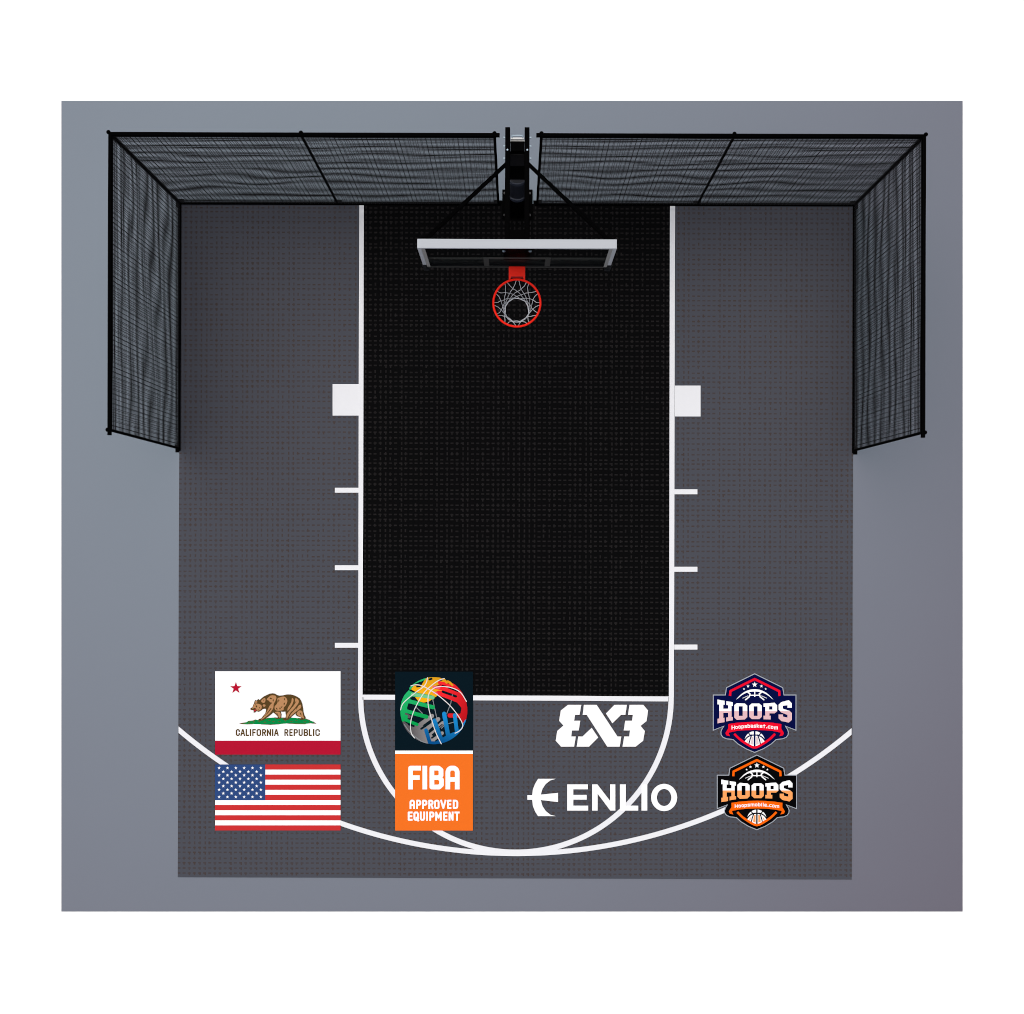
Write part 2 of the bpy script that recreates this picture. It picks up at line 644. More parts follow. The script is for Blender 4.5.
fence(-1, 'black net fence wrapping the back left corner, on the star flag side')
fence(1, 'black net fence wrapping the back right corner, on the crest side')

# ------------------------------------------------------------------ basketball hoop
by = C(517.5, 214, 0)[1]
hx = -.003
hoop = thing('basketball_hoop', 'black steel basketball hoop with glass backboard and orange rim over the key', 'basketball hoop', (hx, 0, 0))


def P(name, bmesh_, m, parent=None, smooth=False):
    return link(name, bmesh_, m, parent or hoop, smooth=smooth)


ZA = 2.98


def yy(py, z):
    return C(517, py, z)[1]


PY_B, PY_F = 3.766, 3.672                  # back and front of the pole
b = bmesh.new()
box(b, -.172, .176, PY_F - .015, yy(189.5, .03), .0165, .034, .004)
base = P('base_plate', b, M_black_steel)
for sx in (-1, 1):
    for yb in (PY_F + .03, yy(193.5, .03)):
        b = bmesh.new()
        bmesh.ops.create_cone(b, cap_ends=True, segments=6, radius1=.014, radius2=.014, depth=.02, matrix=Matrix.Translation((sx * .145, yb, .044)))
        link('anchor_bolt', b, M_dark_steel, base)
b = bmesh.new()
box(b, -.0675, .0675, PY_F, PY_B, 2.5995, 2.97, .006)
box(b, -.079, .079, PY_F - .001, PY_B + .001, .03, 2.60, .006)
pole = P('pole', b, M_black_steel)
b = bmesh.new()
box(b, -.068, .068, PY_F - .006, PY_F + .002, yy(167, 0) * 0 + 2.42, 2.86, .002)
link('cover_plate', b, mat('charcoal_cover', (.0065, .0065, .008, 1), .5, .1), pole)
# rounded sleeve; two added bands carry its bluish highlights as colour
b = bmesh.new()
zs0, zs1 = 1.02, 1.86
pts = [(-.078 + .156 * k / 12, -.03 * math.sin(math.pi * k / 12) ** .6) for k in range(13)]
for z_a, z_b, grow in ((zs0, zs1, 0),):
    lo = [b.verts.new((x, PY_F + dy - .004, z_a)) for x, dy in pts]
    hi = [b.verts.new((x, PY_F + dy - .004, z_b)) for x, dy in pts]
    for k in range(12):
        b.faces.new((lo[k], lo[k + 1], hi[k + 1], hi[k]))
    b.faces.new(lo)
    b.faces.new(list(reversed(hi)))
slv = link('sleeve', b, M_sleeve, pole, smooth=False)
M_collar_highlight = mat('collar_highlight_tone', (.035, .042, .06, 1), .35, .3)
for zc in (1.06, 1.78):
    b = bmesh.new()
    lo = [b.verts.new((x * 1.01, PY_F + dy * 1.3 - .008, zc - .04)) for x, dy in pts]
    hi = [b.verts.new((x * 1.01, PY_F + dy * 1.3 - .008, zc + .06)) for x, dy in pts]
    for k in range(12):
        b.faces.new((lo[k], lo[k + 1], hi[k + 1], hi[k]))
    b.faces.new(lo)
    b.faces.new(list(reversed(hi)))
    link('highlight_collar', b, M_collar_highlight, pole)
# back bracket
b = bmesh.new()
box(b, -.062, .062, yy(139.2, ZA), yy(137.4, ZA), 2.93, ZA, .002)
box(b, -.07, .07, PY_B - .002, yy(139.4, ZA), 2.90, 2.95, .002)
brk = link('back_bracket', b, mat('light_zinc', (.5, .5, .49, 1), .6, .1), pole)
b = bmesh.new()
tube(b, [(-.055, yy(135.6, ZA), ZA), (.055, yy(135.6, ZA), ZA)], .008, 8)
for s in (-1, 1):
    tube(b, [(s * .05, yy(138, ZA), ZA + .004), (s * .05, yy(135.4, ZA), ZA + .004)], .006, 6)
link('clamp', b, M_silver, brk)

BY_F, BY_B = 2.566, 2.648                 # front and back planes of the backboard
ZB, ZT = 2.93, 3.90
BW = .885
for s in (-1, 1):
    b = bmesh.new()
    box(b, s * .0925 - .0235, s * .0925 + .0225, BY_B + .004, yy(127, ZA), ZA - .16, ZA, .004)
    # deeper web towards the backboard
    box(b, s * .107 - .014, s * .107 + .014, BY_B + .006, 3.30, ZA - .36, ZA - .161, .004)
    arm = P('arm', b, M_black_steel)
    for py in (137, 145.6, 157.8):
        b = bmesh.new()
        bmesh.ops.create_cone(b, cap_ends=True, segments=6, radius1=.009, radius2=.009, depth=.02,
                              matrix=Matrix.Translation((s * .122, yy(py, ZA), ZA - .02)) @ Matrix.Rotation(math.pi / 2, 4, 'Y'))
        link('bolt', b, M_silver, arm)
    b = bmesh.new()
    bmesh.ops.create_cone(b, cap_ends=True, segments=6, radius1=.009, radius2=.009, depth=.012, matrix=Matrix.Translation((s * .094, yy(150, ZA), ZA + .006)))
    link('bolt', b, M_silver, arm)
    b = bmesh.new()
    beam(b, (s * .105, yy(163, ZA), ZA - .04), (s * (BW - .075), BY_B + .012, ZT - .07), .032, .032)
    st = P('strut', b, M_black_steel)
    b = bmesh.new()
    box(b, s * (BW - .075) - .045, s * (BW - .075) + .045, BY_B + .001, BY_B + .02, ZT - .12, ZT - .02, .002)
    link('strut_plate', b, M_black_steel, st)
b = bmesh.new()
box(b, -.0715, .0715, BY_B + .004, yy(229.5, ZA), ZA - .14, ZA - .004, .004)
P('cross_member', b, M_black_steel)

# backboard: glass, frame, markings, padding, steel behind the lower half
b = bmesh.new()
box(b, -BW + .03, BW - .03, BY_F + .004, BY_F + .014, ZB + .02, ZT - .03)
board = P('backboard', b, glass)
b = bmesh.new()
t = .034
box(b, -BW, BW, BY_F, BY_B, ZT - t, ZT, .004)
box(b, -BW, -BW + t, BY_F + .0005, BY_B - .0005, ZB + .16, ZT - t - .0005, .004)
box(b, BW - t, BW, BY_F + .0005, BY_B - .0005, ZB + .16, ZT - t - .0005, .004)
link('frame', b, M_board_white, board)
b = bmesh.new()
box(b, -BW + .06, BW - .06, BY_F + .02, BY_B - .001, ZB, ZB + t, .004)
link('bottom_rail', b, M_pad, board)
zf = BY_F + .0025


def board_mark(name, rects, m):
    bb = bmesh.new()
    for (x0, x1, z0, z1) in rects:
        box(bb, x0, x1, zf - .001, zf + .001, z0, z1)
    return link(name, bb, m, board)


for s in (-1, 1):
    x0, x1 = sorted((s * (BW - .035), s * (BW - .066)))
    board_mark('border_line', [(x0, x1, ZB + .072, ZT - .036)], M_board_mark)
board_mark('bottom_line', [(-BW + .035, BW - .035, ZB + .022, ZB + .071)], M_target_mark)
tw, tz0, tz1 = .31, 3.03, 3.45
board_mark('target_square', [(-tw, -tw + .05, tz0, tz1 - .051), (tw - .05, tw, tz0, tz1 - .051), (-tw, tw, tz1 - .05, tz1)], M_target_mark)
for s in (-1, 1):
    b = bmesh.new()
    x0, x1 = sorted((s * (BW + .006), s * (BW - .05)))
    box(b, x0, x1, BY_F - .012, BY_B + .004, ZB - .09, ZB - .001, .01)
    x0, x1 = sorted((s * (BW + .006), s * (BW - .028)))
    box(b, x0, x1, BY_F - .012, BY_B + .004, ZB - .0005, ZB + .158, .006)
    link('corner_pad', b, M_pad, board)
b = bmesh.new()
box(b, -BW + .05, BW - .05, BY_F + .03, BY_F + .05, ZB + .036, 3.21, .003)
link('backing_panel', b, mat('dull_black_panel', (.0075, .0075, .0075, 1), .6, .1), board)
b = bmesh.new()
box(b, -.125, .125, BY_F + .03, BY_F + .05, 3.2105, ZT - .036, .003)
mp = link('mount_plate', b, M_black_steel, board)
for s in (-1, 1):
    b = bmesh.new()
    bmesh.ops.create_cone(b, cap_ends=True, segments=6, radius1=.014, radius2=.014, depth=.012,
                          matrix=Matrix.Translation((s * .118, BY_F + .026, 3.63)) @ Matrix.Rotation(math.pi / 2, 4, 'X'))
    link('bolt', b, M_silver, mp)

# rim
RZ, RY, RR, RT = 3.02, 2.221, .2225, .0105
b = bmesh.new()
tube(b, [(RR * math.cos(a), RY + RR * math.sin(a), RZ) for a in (2 * math.pi * k / 64 for k in range(64))], RT, 10, closed=True)
rim = P('rim', b, M_red, smooth=True)
b = bmesh.new()
box(b, -.077, .077, RY + RR + .012, BY_F - .001, RZ - .006, RZ + .012, .002)
box(b, -.077, -.06, RY + RR - .004, RY + RR + .0115, RZ - .006, RZ + .0115, .002)
box(b, .06, .077, RY + RR - .004, RY + RR + .0115, RZ - .006, RZ + .0115, .002)
box(b, -.075, .075, BY_F - .014, BY_F - .0012, RZ - .12, RZ - .0065, .002)
link('bracket', b, M_red, rim)
b = bmesh.new()
box(b, -.058, .058, RY + RR + .0125, RY + RR + .026, RZ + .0122, RZ + .0135)
link('slot', b, M_rim_dark, rim)
# net: 12 loops falling in and hanging as a narrow tube
rng = random.Random(4)
b = bmesh.new()
prof = [(.0, .217), (.10, .158), (.19, .138), (.28, .13), (.37, .122), (.43, .118)]
NL = 12
knots = []
for r_i, (dz, r) in enumerate(prof):
    row = []
    for k in range(NL):
        a = 2 * math.pi * (k + .5 * (r_i % 2)) / NL + rng.uniform(-.05, .05)
        rr = r * (1 + rng.uniform(-.03, .03) * (r_i > 0))
        row.append(Vector((rr * math.cos(a), RY + rr * math.sin(a), RZ - .012 - dz + rng.uniform(-.012, .012) * (r_i > 0))))
    knots.append(row)
for r_i in range(len(prof) - 1):
    for k in range(NL):
        nxt = knots[r_i + 1]
        for j in ((k, k - 1) if r_i % 2 == 0 else (k, (k + 1) % NL)):
            p, q = knots[r_i][k], nxt[j % NL]
            side = Vector((-(p.y - RY), p.x, 0)).normalized() * rng.uniform(-.006, .006)
            mid = (p + q) / 2 + side
            p2 = p + (Vector((-(p.y - RY), p.x, 0)).normalized() * (.012 if j == k else -.012) if r_i == 0 else Vector())
            tube(b, [p2, mid, q], .0027, 5)
tube(b, knots[-1], .0055, 5, closed=True)
link('net', b, M_cord_white, rim)

# ------------------------------------------------------------------ floor prints
Z0 = .0245          # underside: just above the painted lines
Z1, DZ = .028, .003


def mapper(ox, oy, s, sy=None):
    sy = sy or s
    return lambda x, y: C(ox + x / s, oy + y / sy, .03)


def root_at(name, label, cat, px, py, group=None):
    x, y = C(px, py, .03)
    return thing(name, label, cat, (x, y, Z0), group)


W_print = print_mat('white_print', 255, 255, 255)

# --- state flag: white field, red band, red star, walking bear on grass
fm = mapper(200, 660, 5.633)
fb = mapper(235, 690, 11.378)
fl = root_at('flag_panel', 'white floor flag with a brown bear, red star and red bottom band', 'floor flag', 278, 713, 'flags printed on the court')
flat('field', W_print, [('+', rect(84.5, 63, 791.5, 455))], fm, Z0, Z1, fl, fl)
flat('red_band', print_mat('crimson_print', 182, 17, 49), [('+', rect(84.5, 455, 791.5, 533))], fm, Z0, Z1 + .0003, fl, fl)
M_crimson = print_mat('crimson_star_print', 186, 12, 47)
flat('star', M_crimson, [('+', star(202, 158, 34))], fm, Z1 - .001, Z1 + DZ, fl, fl)
M_brown = print_mat('dark_brown_print', 88, 66, 32)
M_tan = print_mat('tan_print', 188, 138, 94)
grass = [(55, 382), (120, 370), (150, 355), (200, 350), (235, 338), (280, 345), (340, 328), (380, 318), (450, 314), (520, 317), (640, 315), (720, 321), (810, 329),
         (850, 344), (890, 361), (920, 382), (870, 378), (800, 386), (700, 385), (600, 380), (500, 388), (400, 394), (300, 389), (200, 386), (130, 388)]
gr = flat('grass_patch', print_mat('green_print', 0, 138, 68), [('+', grass)], fb, Z1 - .001, Z1 + .002, fl, fl)
tufts = []
for x, y, w in ((215, 362, 14), (275, 360, 16), (340, 365, 18), (392, 346, 16), (438, 360, 18), (505, 358, 18), (575, 350, 14), (640, 357, 16), (698, 348, 16), (795, 360, 18), (850, 366, 12), (160, 373, 12)):
    tufts += [('+', [(x - w, y + 2), (x, y - 4), (x + w, y + 1), (x, y + 5)])]
for i in range(len(grass)):
    p, q = grass[i], grass[(i + 1) % len(grass)]
    if i % 3 != 1:
        tufts += stroke([(p[0] + .011 * i, p[1]), (q[0], q[1] + .013 * i)], 5, 'square')
flat('tuft', print_mat('brown_tuft_print', 110, 60, 36), tufts, fb, Z1 + .001, Z1 + .0032, gr, fl)
bear = [(172, 218), (180, 205), (200, 195), (207, 170), (218, 150), (222, 128), (232, 113), (245, 122), (258, 108), (270, 102), (278, 116), (300, 95), (330, 72),
        (365, 55), (395, 42), (425, 37), (455, 42), (480, 58), (510, 65), (550, 60), (590, 50), (630, 50), (670, 60), (705, 75), (735, 95), (755, 125), (768, 165),
        (775, 210), (780, 250), (790, 285), (805, 315), (800, 328), (770, 340), (735, 338), (738, 325), (758, 318), (745, 310), (715, 300), (690, 285), (692, 265),
        (660, 290), (630, 315), (610, 338), (570, 342), (538, 336), (545, 325), (575, 318), (580, 290), (575, 260), (572, 245), (545, 248), (520, 245), (530, 275),
        (528, 300), (525, 325), (490, 328), (458, 325), (465, 318), (490, 312), (480, 295), (455, 270), (435, 255), (415, 275), (385, 300), (355, 320), (320, 345),
        (280, 350), (262, 340), (275, 330), (300, 322), (320, 295), (345, 265), (355, 225), (345, 212), (320, 215), (295, 235), (268, 248), (245, 240), (225, 258),
        (208, 252), (215, 240), (205, 228), (190, 228)]
be = flat('bear', M_brown, [('+', bear)], fb, Z1 + .001, Z1 + .006, fl, fl)
fur = [[(205, 200), (215, 165), (230, 152), (255, 155), (280, 160), (305, 180), (300, 215), (270, 235), (248, 230), (240, 210), (222, 204), (192, 216)],
       [(234, 124), (255, 130), (250, 144), (230, 144)],
       [(300, 118), (338, 90), (348, 118), (335, 145), (308, 140)], [(320, 165), (345, 165), (345, 186), (322, 188)],
       [(372, 92), (410, 62), (452, 62), (472, 82), (462, 122), (442, 160), (436, 205), (405, 255), (365, 292), (322, 326), (298, 336), (330, 300), (360, 250), (382, 205), (402, 168), (425, 145), (400, 138), (385, 120), (364, 110)],
       [(482, 98), (520, 80), (560, 75), (588, 95), (596, 130), (580, 172), (556, 200), (552, 226), (500, 236), (460, 226), (452, 190), (475, 160), (488, 130)],
       [(650, 90), (668, 110), (655, 160), (625, 210), (598, 236), (604, 200), (640, 140)],
       [(688, 92), (725, 116), (722, 150), (682, 204), (642, 250), (612, 292), (592, 326), (586, 290), (600, 260), (640, 210), (680, 150)],
       [(742, 165), (752, 200), (702, 240), (652, 282), (618, 312), (640, 270), (690, 215)],
       [(730, 232), (765, 242), (776, 290), (788, 322), (760, 312), (720, 290), (703, 265)],
       [(458, 250), (510, 250), (520, 290), (512, 316), (492, 300), (475, 275)]]
dark = [[(400, 85), (425, 95), (415, 105), (395, 100)], [(520, 190), (545, 185), (530, 205)], [(470, 105), (482, 130), (470, 150), (462, 130)],
        [(405, 205), (418, 210), (375, 265), (360, 275)], [(235, 180), (250, 172), (255, 190), (243, 200)], [(275, 200), (285, 190), (286, 212)], [(470, 262), (482, 262), (500, 300), (494, 300)],
        [(690, 130), (700, 128), (660, 190), (650, 192)],
        [(500, 100), (506, 118), (496, 140), (492, 120)], [(560, 90), (572, 100), (566, 120), (558, 104)], [(505, 205), (515, 195), (522, 215), (510, 222)],
        [(555, 150), (572, 140), (566, 165), (556, 172)], [(430, 110), (445, 104), (440, 130), (432, 128)], [(376, 245), (384, 240), (350, 290), (342, 292)],
        [(640, 245), (648, 242), (620, 285), (612, 288)], [(735, 255), (748, 260), (760, 290), (748, 284)], [(710, 190), (722, 180), (700, 220), (692, 222)],
        [(228, 165), (240, 160), (236, 172)], [(258, 215), (272, 222), (266, 230)], [(325, 110), (336, 106), (326, 130)], [(466, 205), (478, 200), (486, 222), (474, 222)]]
flat('fur', M_tan, [('+', smooth_loop(q, 3)) for q in fur] + [('-', q) for q in dark], fb, Z1 + .005, Z1 + .009, be, fl)
flat('tongue', print_mat('red_tongue_print', 200, 30, 60), [('+', [(215, 234), (236, 216), (240, 234), (224, 244)])], fb, Z1 + .005, Z1 + .0095, be, fl)


def word(txt, spans, y0, y1, w):
    ops = []
    for ch, (a, c) in zip(txt, spans):
        ops += glyph(ch, a, c, y0, y1, w)
    return ops


flat('lettering', M_brown, word('CALIFORNIA', [(10, 55), (62, 114), (122, 158), (168, 184), (196, 236), (246, 296), (308, 352), (362, 410), (420, 436), (444, 496)], 445, 523, 13.5), fb, Z1 - .001, Z1 + .002, fl, fl)
flat('lettering', M_brown, word('REPUBLIC', [(562, 606), (618, 656), (668, 714), (724, 770), (782, 830), (840, 874), (886, 902), (914, 965)], 445, 523, 13.5), fb, Z1 - .001, Z1 + .002, fl, fl)

# --- national flag: stripes and starred canton
us = root_at('flag_panel', 'striped red and white floor flag with a starred blue corner', 'floor flag', 278, 797.5, 'flags printed on the court')
flat('field', W_print, [('+', rect(84.5, 589, 791.5, 960))], fm, Z0, Z1, us, us)
M_stripe = print_mat('red_stripe_print', 205, 49, 50)
sh = (960 - 589) / 13
for k in range(0, 13, 2):
    x0 = 367 if k < 7 else 84.3
    flat('stripe', M_stripe, [('+', rect(x0, 589 + sh * k - .2, 791.7, 589 + sh * (k + 1)))], fm, Z1 - .002, Z1 + .0015, us, us)
cant = flat('canton', print_mat('blue_canton_print', 45, 74, 128), [('+', rect(84.2, 588.7, 367, 589 + 7 * sh))], fm, Z1 - .002, Z1 + .002, us, us)
base_star = None
for r in range(9):
    for c_ in range(6 if r % 2 == 0 else 5):
        sx_, sy_ = 108 + 47 * c_ + (23.5 if r % 2 else 0), 608 + 20.4 * r
        if base_star is None:
            base_star = flat('star', W_print, [('+', star(sx_, sy_, 9.6))], fm, Z1 + .001, Z1 + .005, cant, us)
            first = Vector(fm(sx_, sy_))
        else:
            s_ = base_star.copy()
            COL.objects.link(s_)
            s_.parent = cant
            d = Vector(fm(sx_, sy_)) - first
            s_.location = (d.x, d.y, 0)

# --- approval sign
ff = mapper(394, 670, 12.675)
f2 = mapper(394, 750, 12.675)
ap = root_at('floor_sign', 'tall floor sign, coloured ball of hands above an orange block of white lettering', 'floor sign', 434, 751)
M_navy = print_mat('dark_navy_print', 1, 21, 31)
sq = flat('dark_square', M_navy, [('+', rect(13, 22, 1001, 1022))], ff, Z0, Z1, ap, ap)
flat('white_strip', W_print, [('+', rect(13, 8, 1001, 51))], f2, Z0, Z1 + .0002, ap, ap)
flat('orange_block', print_mat('orange_print', 244, 115, 33), [('+', rect(13, 51, 1001, 1022))], f2, Z0, Z1, ap, ap)
globe = ('&', disc(505, 515, 425, 64))
OG = C(434, 751, .03)
M_gr = fade_print('grey_hand_print', (92, 88, 90), (150, 147, 147), 410, 725, 432, 722, OG)
M_bl = fade_print('blue_hand_print', (22, 138, 206), (0, 78, 138), 440, 715, 434, 742, OG)
M_gn = fade_print('green_hand_print', (38, 186, 112), (0, 160, 76), 404, 690, 414, 724, OG)
M_ye = fade_print('yellow_hand_print', (222, 158, 22), (255, 182, 14), 434, 678, 426, 700, OG)
M_rd = fade_print('red_hand_print', (246, 38, 46), (186, 16, 26), 440, 700, 468, 712, OG)
za = Z1 + .002
gops = [('+', [(100, 630), (180, 690), (320, 680), (385, 715), (450, 780), (500, 850), (520, 900), (440, 945), (330, 925), (220, 850), (130, 740)])]
for p, q, w in (((320, 700), (482, 582), 52), ((400, 760), (560, 622), 52), ((450, 810), (620, 670), 46), ((490, 890), (610, 800), 44), ((150, 565), (190, 590), 44)):
    gops += stroke([p, q], w)
for p, q, w in (((345, 745), (462, 665), 26), ((445, 790), (520, 730), 26), ((480, 860), (540, 820), 22), ((545, 745), (610, 690), 14), ((190, 690), (250, 710), 26)):
    gops += stroke([p, q], w, op='-')
flat('grey_hand', M_gr, gops + [globe], ff, Z1 - .001, za, sq, ap)
bops = [('+', [(435, 900), (530, 905), (610, 860), (700, 810), (780, 780), (850, 740), (895, 640), (920, 620), (960, 700), (860, 880), (640, 970), (430, 970)])]
for p, q, w in (((405, 762), (452, 915), 46), ((512, 640), (600, 880), 50), ((636, 555), (690, 850), 54), ((770, 572), (800, 800), 48)):
    bops += stroke([p, q], w)
bops += stroke([(490, 800), (500, 880)], 34, op='-') + stroke([(735, 640), (745, 780)], 22, op='-')
flat('blue_hand', M_bl, bops + [globe], ff, Z1 - .001, za + .0046, sq, ap)
nops = [('+', [(210, 230), (130, 320), (60, 470), (60, 580), (105, 655), (170, 640), (180, 560), (165, 480), (190, 400), (230, 340), (225, 280)])]
for p, q, w in (((180, 300), (492, 348), 52), ((170, 390), (495, 472), 50), ((130, 515), (412, 594), 50), ((110, 618), (292, 690), 40)):
    nops += stroke([p, q], w)
nops += stroke([(205, 225), (290, 150), (400, 105)], 32) + stroke([(240, 195), (330, 155)], 16, op='-')
nops += stroke([(215, 355), (255, 362)], 24, op='-') + stroke([(205, 258), (230, 265)], 20, op='-') + stroke([(185, 462), (330, 500)], 30, op='-') + stroke([(150, 555), (230, 580)], 26, op='-')
flat('green_hand', M_gn, nops + [globe], ff, Z1 - .001, za + .002, sq, ap)
yops = [('+', [(430, 85), (560, 85), (650, 130), (670, 170), (570, 185), (500, 215), (610, 250), (600, 290), (520, 345), (440, 400), (380, 412), (310, 395), (265, 342),
               (330, 345), (500, 372), (520, 340), (480, 318), (300, 290), (215, 245), (250, 200), (350, 190), (385, 130)])]
yops += stroke([(690, 140), (735, 190)], 34) + stroke([(620, 110), (650, 150)], 30)
for p, q, w in (((450, 118), (475, 112), 26), ((575, 132), (605, 124), 22), ((290, 210), (330, 206), 20)):
    yops += stroke([p, q], w, op='-')
flat('yellow_hand', M_ye, yops + [globe], ff, Z1 - .001, za + .003, sq, ap)
rops = [('+', [(640, 130), (720, 160), (800, 190), (880, 280), (950, 390), (950, 540), (925, 640), (880, 675), (835, 630), (800, 580), (845, 545), (856, 480), (800, 412), (700, 372), (590, 330), (500, 290), (560, 262), (640, 262), (700, 240), (560, 235), (480, 215), (580, 195), (620, 180)])]
rops += stroke([(575, 160), (760, 205)], 40) + stroke([(510, 218), (800, 280)], 38) + stroke([(705, 576), (810, 580)], 54)
for p, q, w in (((620, 275), (785, 334), 30), ((690, 222), (805, 268), 22), ((680, 160), (720, 175), 20), ((610, 195), (660, 205), 14)):
    rops += stroke([p, q], w, op='-')
flat('red_hand', M_rd, rops + [globe], ff, Z1 - .001, za + .004, sq, ap)
flat('pale_finger', print_mat('pale_green_print', 118, 200, 140), stroke([(235, 308), (490, 347)], 44) + [globe], ff, za + .001, za + .0045, sq, ap)
flat('pale_finger', print_mat('pink_print', 238, 96, 120), stroke([(505, 216), (570, 222)], 34) + stroke([(505, 286), (545, 298)], 26) + [globe], ff, za + .001, za + .0048, sq, ap)
flat('yellow_finger', M_ye, stroke([(625, 112), (668, 158)], 30) + stroke([(705, 150), (740, 192)], 24) + stroke([(690, 135), (720, 160)], 14) + [globe], ff, za + .001, za + .0049, sq, ap)
seams = []
for q in ([(215, 200), (290, 185), (380, 210), (470, 260), (560, 320), (700, 440), (800, 560), (860, 660), (870, 720), (830, 770), (775, 800)],
          [(425, 95), (410, 160), (370, 215), (280, 280), (180, 360), (110, 430), (84, 505)],
          [(640, 106), (560, 135), (470, 200), (380, 290), (300, 420), (240, 550), (210, 680), (220, 800), (260, 860)],
          [(920, 400), (850, 290), (760, 235), (650, 210), (540, 215), (470, 260), (435, 330), (435, 450), (470, 600), (530, 790), (600, 935)]):
    seams += stroke(smooth_line(q, 4), 10.5)
flat('ball_seams', print_mat('seam_white_print', 232, 232, 230), seams, ff, za + .002, za + .007, sq, ap)
thin = []
for q in ([(490, 370), (540, 600)], [(740, 310), (720, 420), (670, 550)], [(280, 470), (360, 550)], [(690, 680), (760, 660)], [(600, 740), (640, 700)], [(130, 690), (180, 760), (260, 840), (350, 905), (410, 925)]):
    thin += stroke(q, 9)
flat('far_seams', print_mat('seam_grey_print', 140, 146, 150), thin, ff, Z1 - .001, za + .0005, sq, ap)
for ch, a, c in (('F', 180, 342), ('I', 360, 420), ('B', 450, 632), ('^', 652, 832)):
    flat('letter', W_print, glyph(ch, a, c, 200, 499, 60), f2, Z1 - .001, Z1 + .003, ap, ap)
flat('lettering', W_print, word('^PPROVED', [(197, 266), (280, 345), (356, 422), (434, 500), (508, 578), (586, 664), (672, 728), (746, 814)], 631, 747, 24), f2, Z1 - .001, Z1 + .003, ap, ap)
flat('lettering', W_print, word('EQUIPMENT', [(175, 236), (246, 316), (328, 394), (404, 434), (446, 512), (522, 606), (622, 678), (692, 756), (766, 832)], 780, 897, 24), f2, Z1 - .001, Z1 + .003, ap, ap)

# --- threes and X
fx_ = mapper(515, 690, 5.851)
tx = root_at('floor_lettering', 'white slanted block emblem of mirrored threes around an X', 'floor lettering', 602, 726)
three_l = [(310, 87), (388, 87), (378, 146), (352, 146), (346, 180), (382, 180), (373, 237), (334, 237), (329, 272), (356, 272), (346, 332), (270, 332), (238, 297), (247, 240), (283, 208), (258, 180), (268, 120)]
three_r = [(670, 87), (751, 87), (779, 120), (770, 182), (735, 210), (760, 240), (750, 297), (706, 332), (629, 332), (639, 272), (668, 272), (673, 237), (636, 237), (645, 180), (684, 180), (690, 146), (661, 146)]
flat('numeral', W_print, [('+', three_l)], fx_, Z0, Z1, tx, tx)
flat('numeral', W_print, [('+', three_r)], fx_, Z0, Z1, tx, tx)
flat('letter', W_print, [('+', [(403, 87), (478, 87), (600, 272), (622, 272), (613, 332), (540, 332), (420, 146), (396, 146)]),
                         ('+', [(582, 87), (655, 87), (646, 146), (620, 146), (570, 195), (532, 138)]), ('+', [(449, 221), (487, 278), (433, 332), (361, 332), (370, 272), (395, 272)])], fx_, Z0, Z1, tx, tx)

# --- word with crescent emblem
wd = root_at('floor_lettering', 'white five letter word beside a crescent and bar emblem', 'floor lettering', 602, 798)
flat('crescent_emblem', W_print, [('+', [(135, 520), (238, 520), (207, 529), (180, 550), (161, 578), (151, 612), (252, 602), (252, 656), (151, 644), (161, 680), (180, 708), (207, 730), (238, 738),
                                         (135, 738), (118, 712), (105, 680), (100, 643), (72, 643), (72, 615), (100, 615), (105, 580), (118, 548)])], fx_, Z0, Z1, wd, wd)
flat('letter', W_print, [('+', [(305, 552), (427, 552), (427, 581), (341, 581), (341, 614), (420, 614), (420, 642), (341, 642), (341, 677), (428, 677), (428, 706), (305, 706)])], fx_, Z0, Z1, wd, wd)
flat('letter', W_print, [('+', [(451, 552), (482, 552), (556, 648), (556, 552), (587, 552), (587, 706), (558, 706), (484, 608), (484, 706), (451, 706)])], fx_, Z0, Z1, wd, wd)
flat('letter', W_print, [('+', [(614, 552), (649, 552), (649, 677), (721, 677), (721, 706), (614, 706)])], fx_, Z0, Z1, wd, wd)
flat('letter', W_print, [('+', rect(740, 552, 774, 706))], fx_, Z0, Z1, wd, wd)
flat('letter', W_print, [('+', disc(872.5, 629, 76.5, 40, 80)), ('-', disc(872.5, 629, 42, 36, 50))], fx_, Z0, Z1, wd, wd)


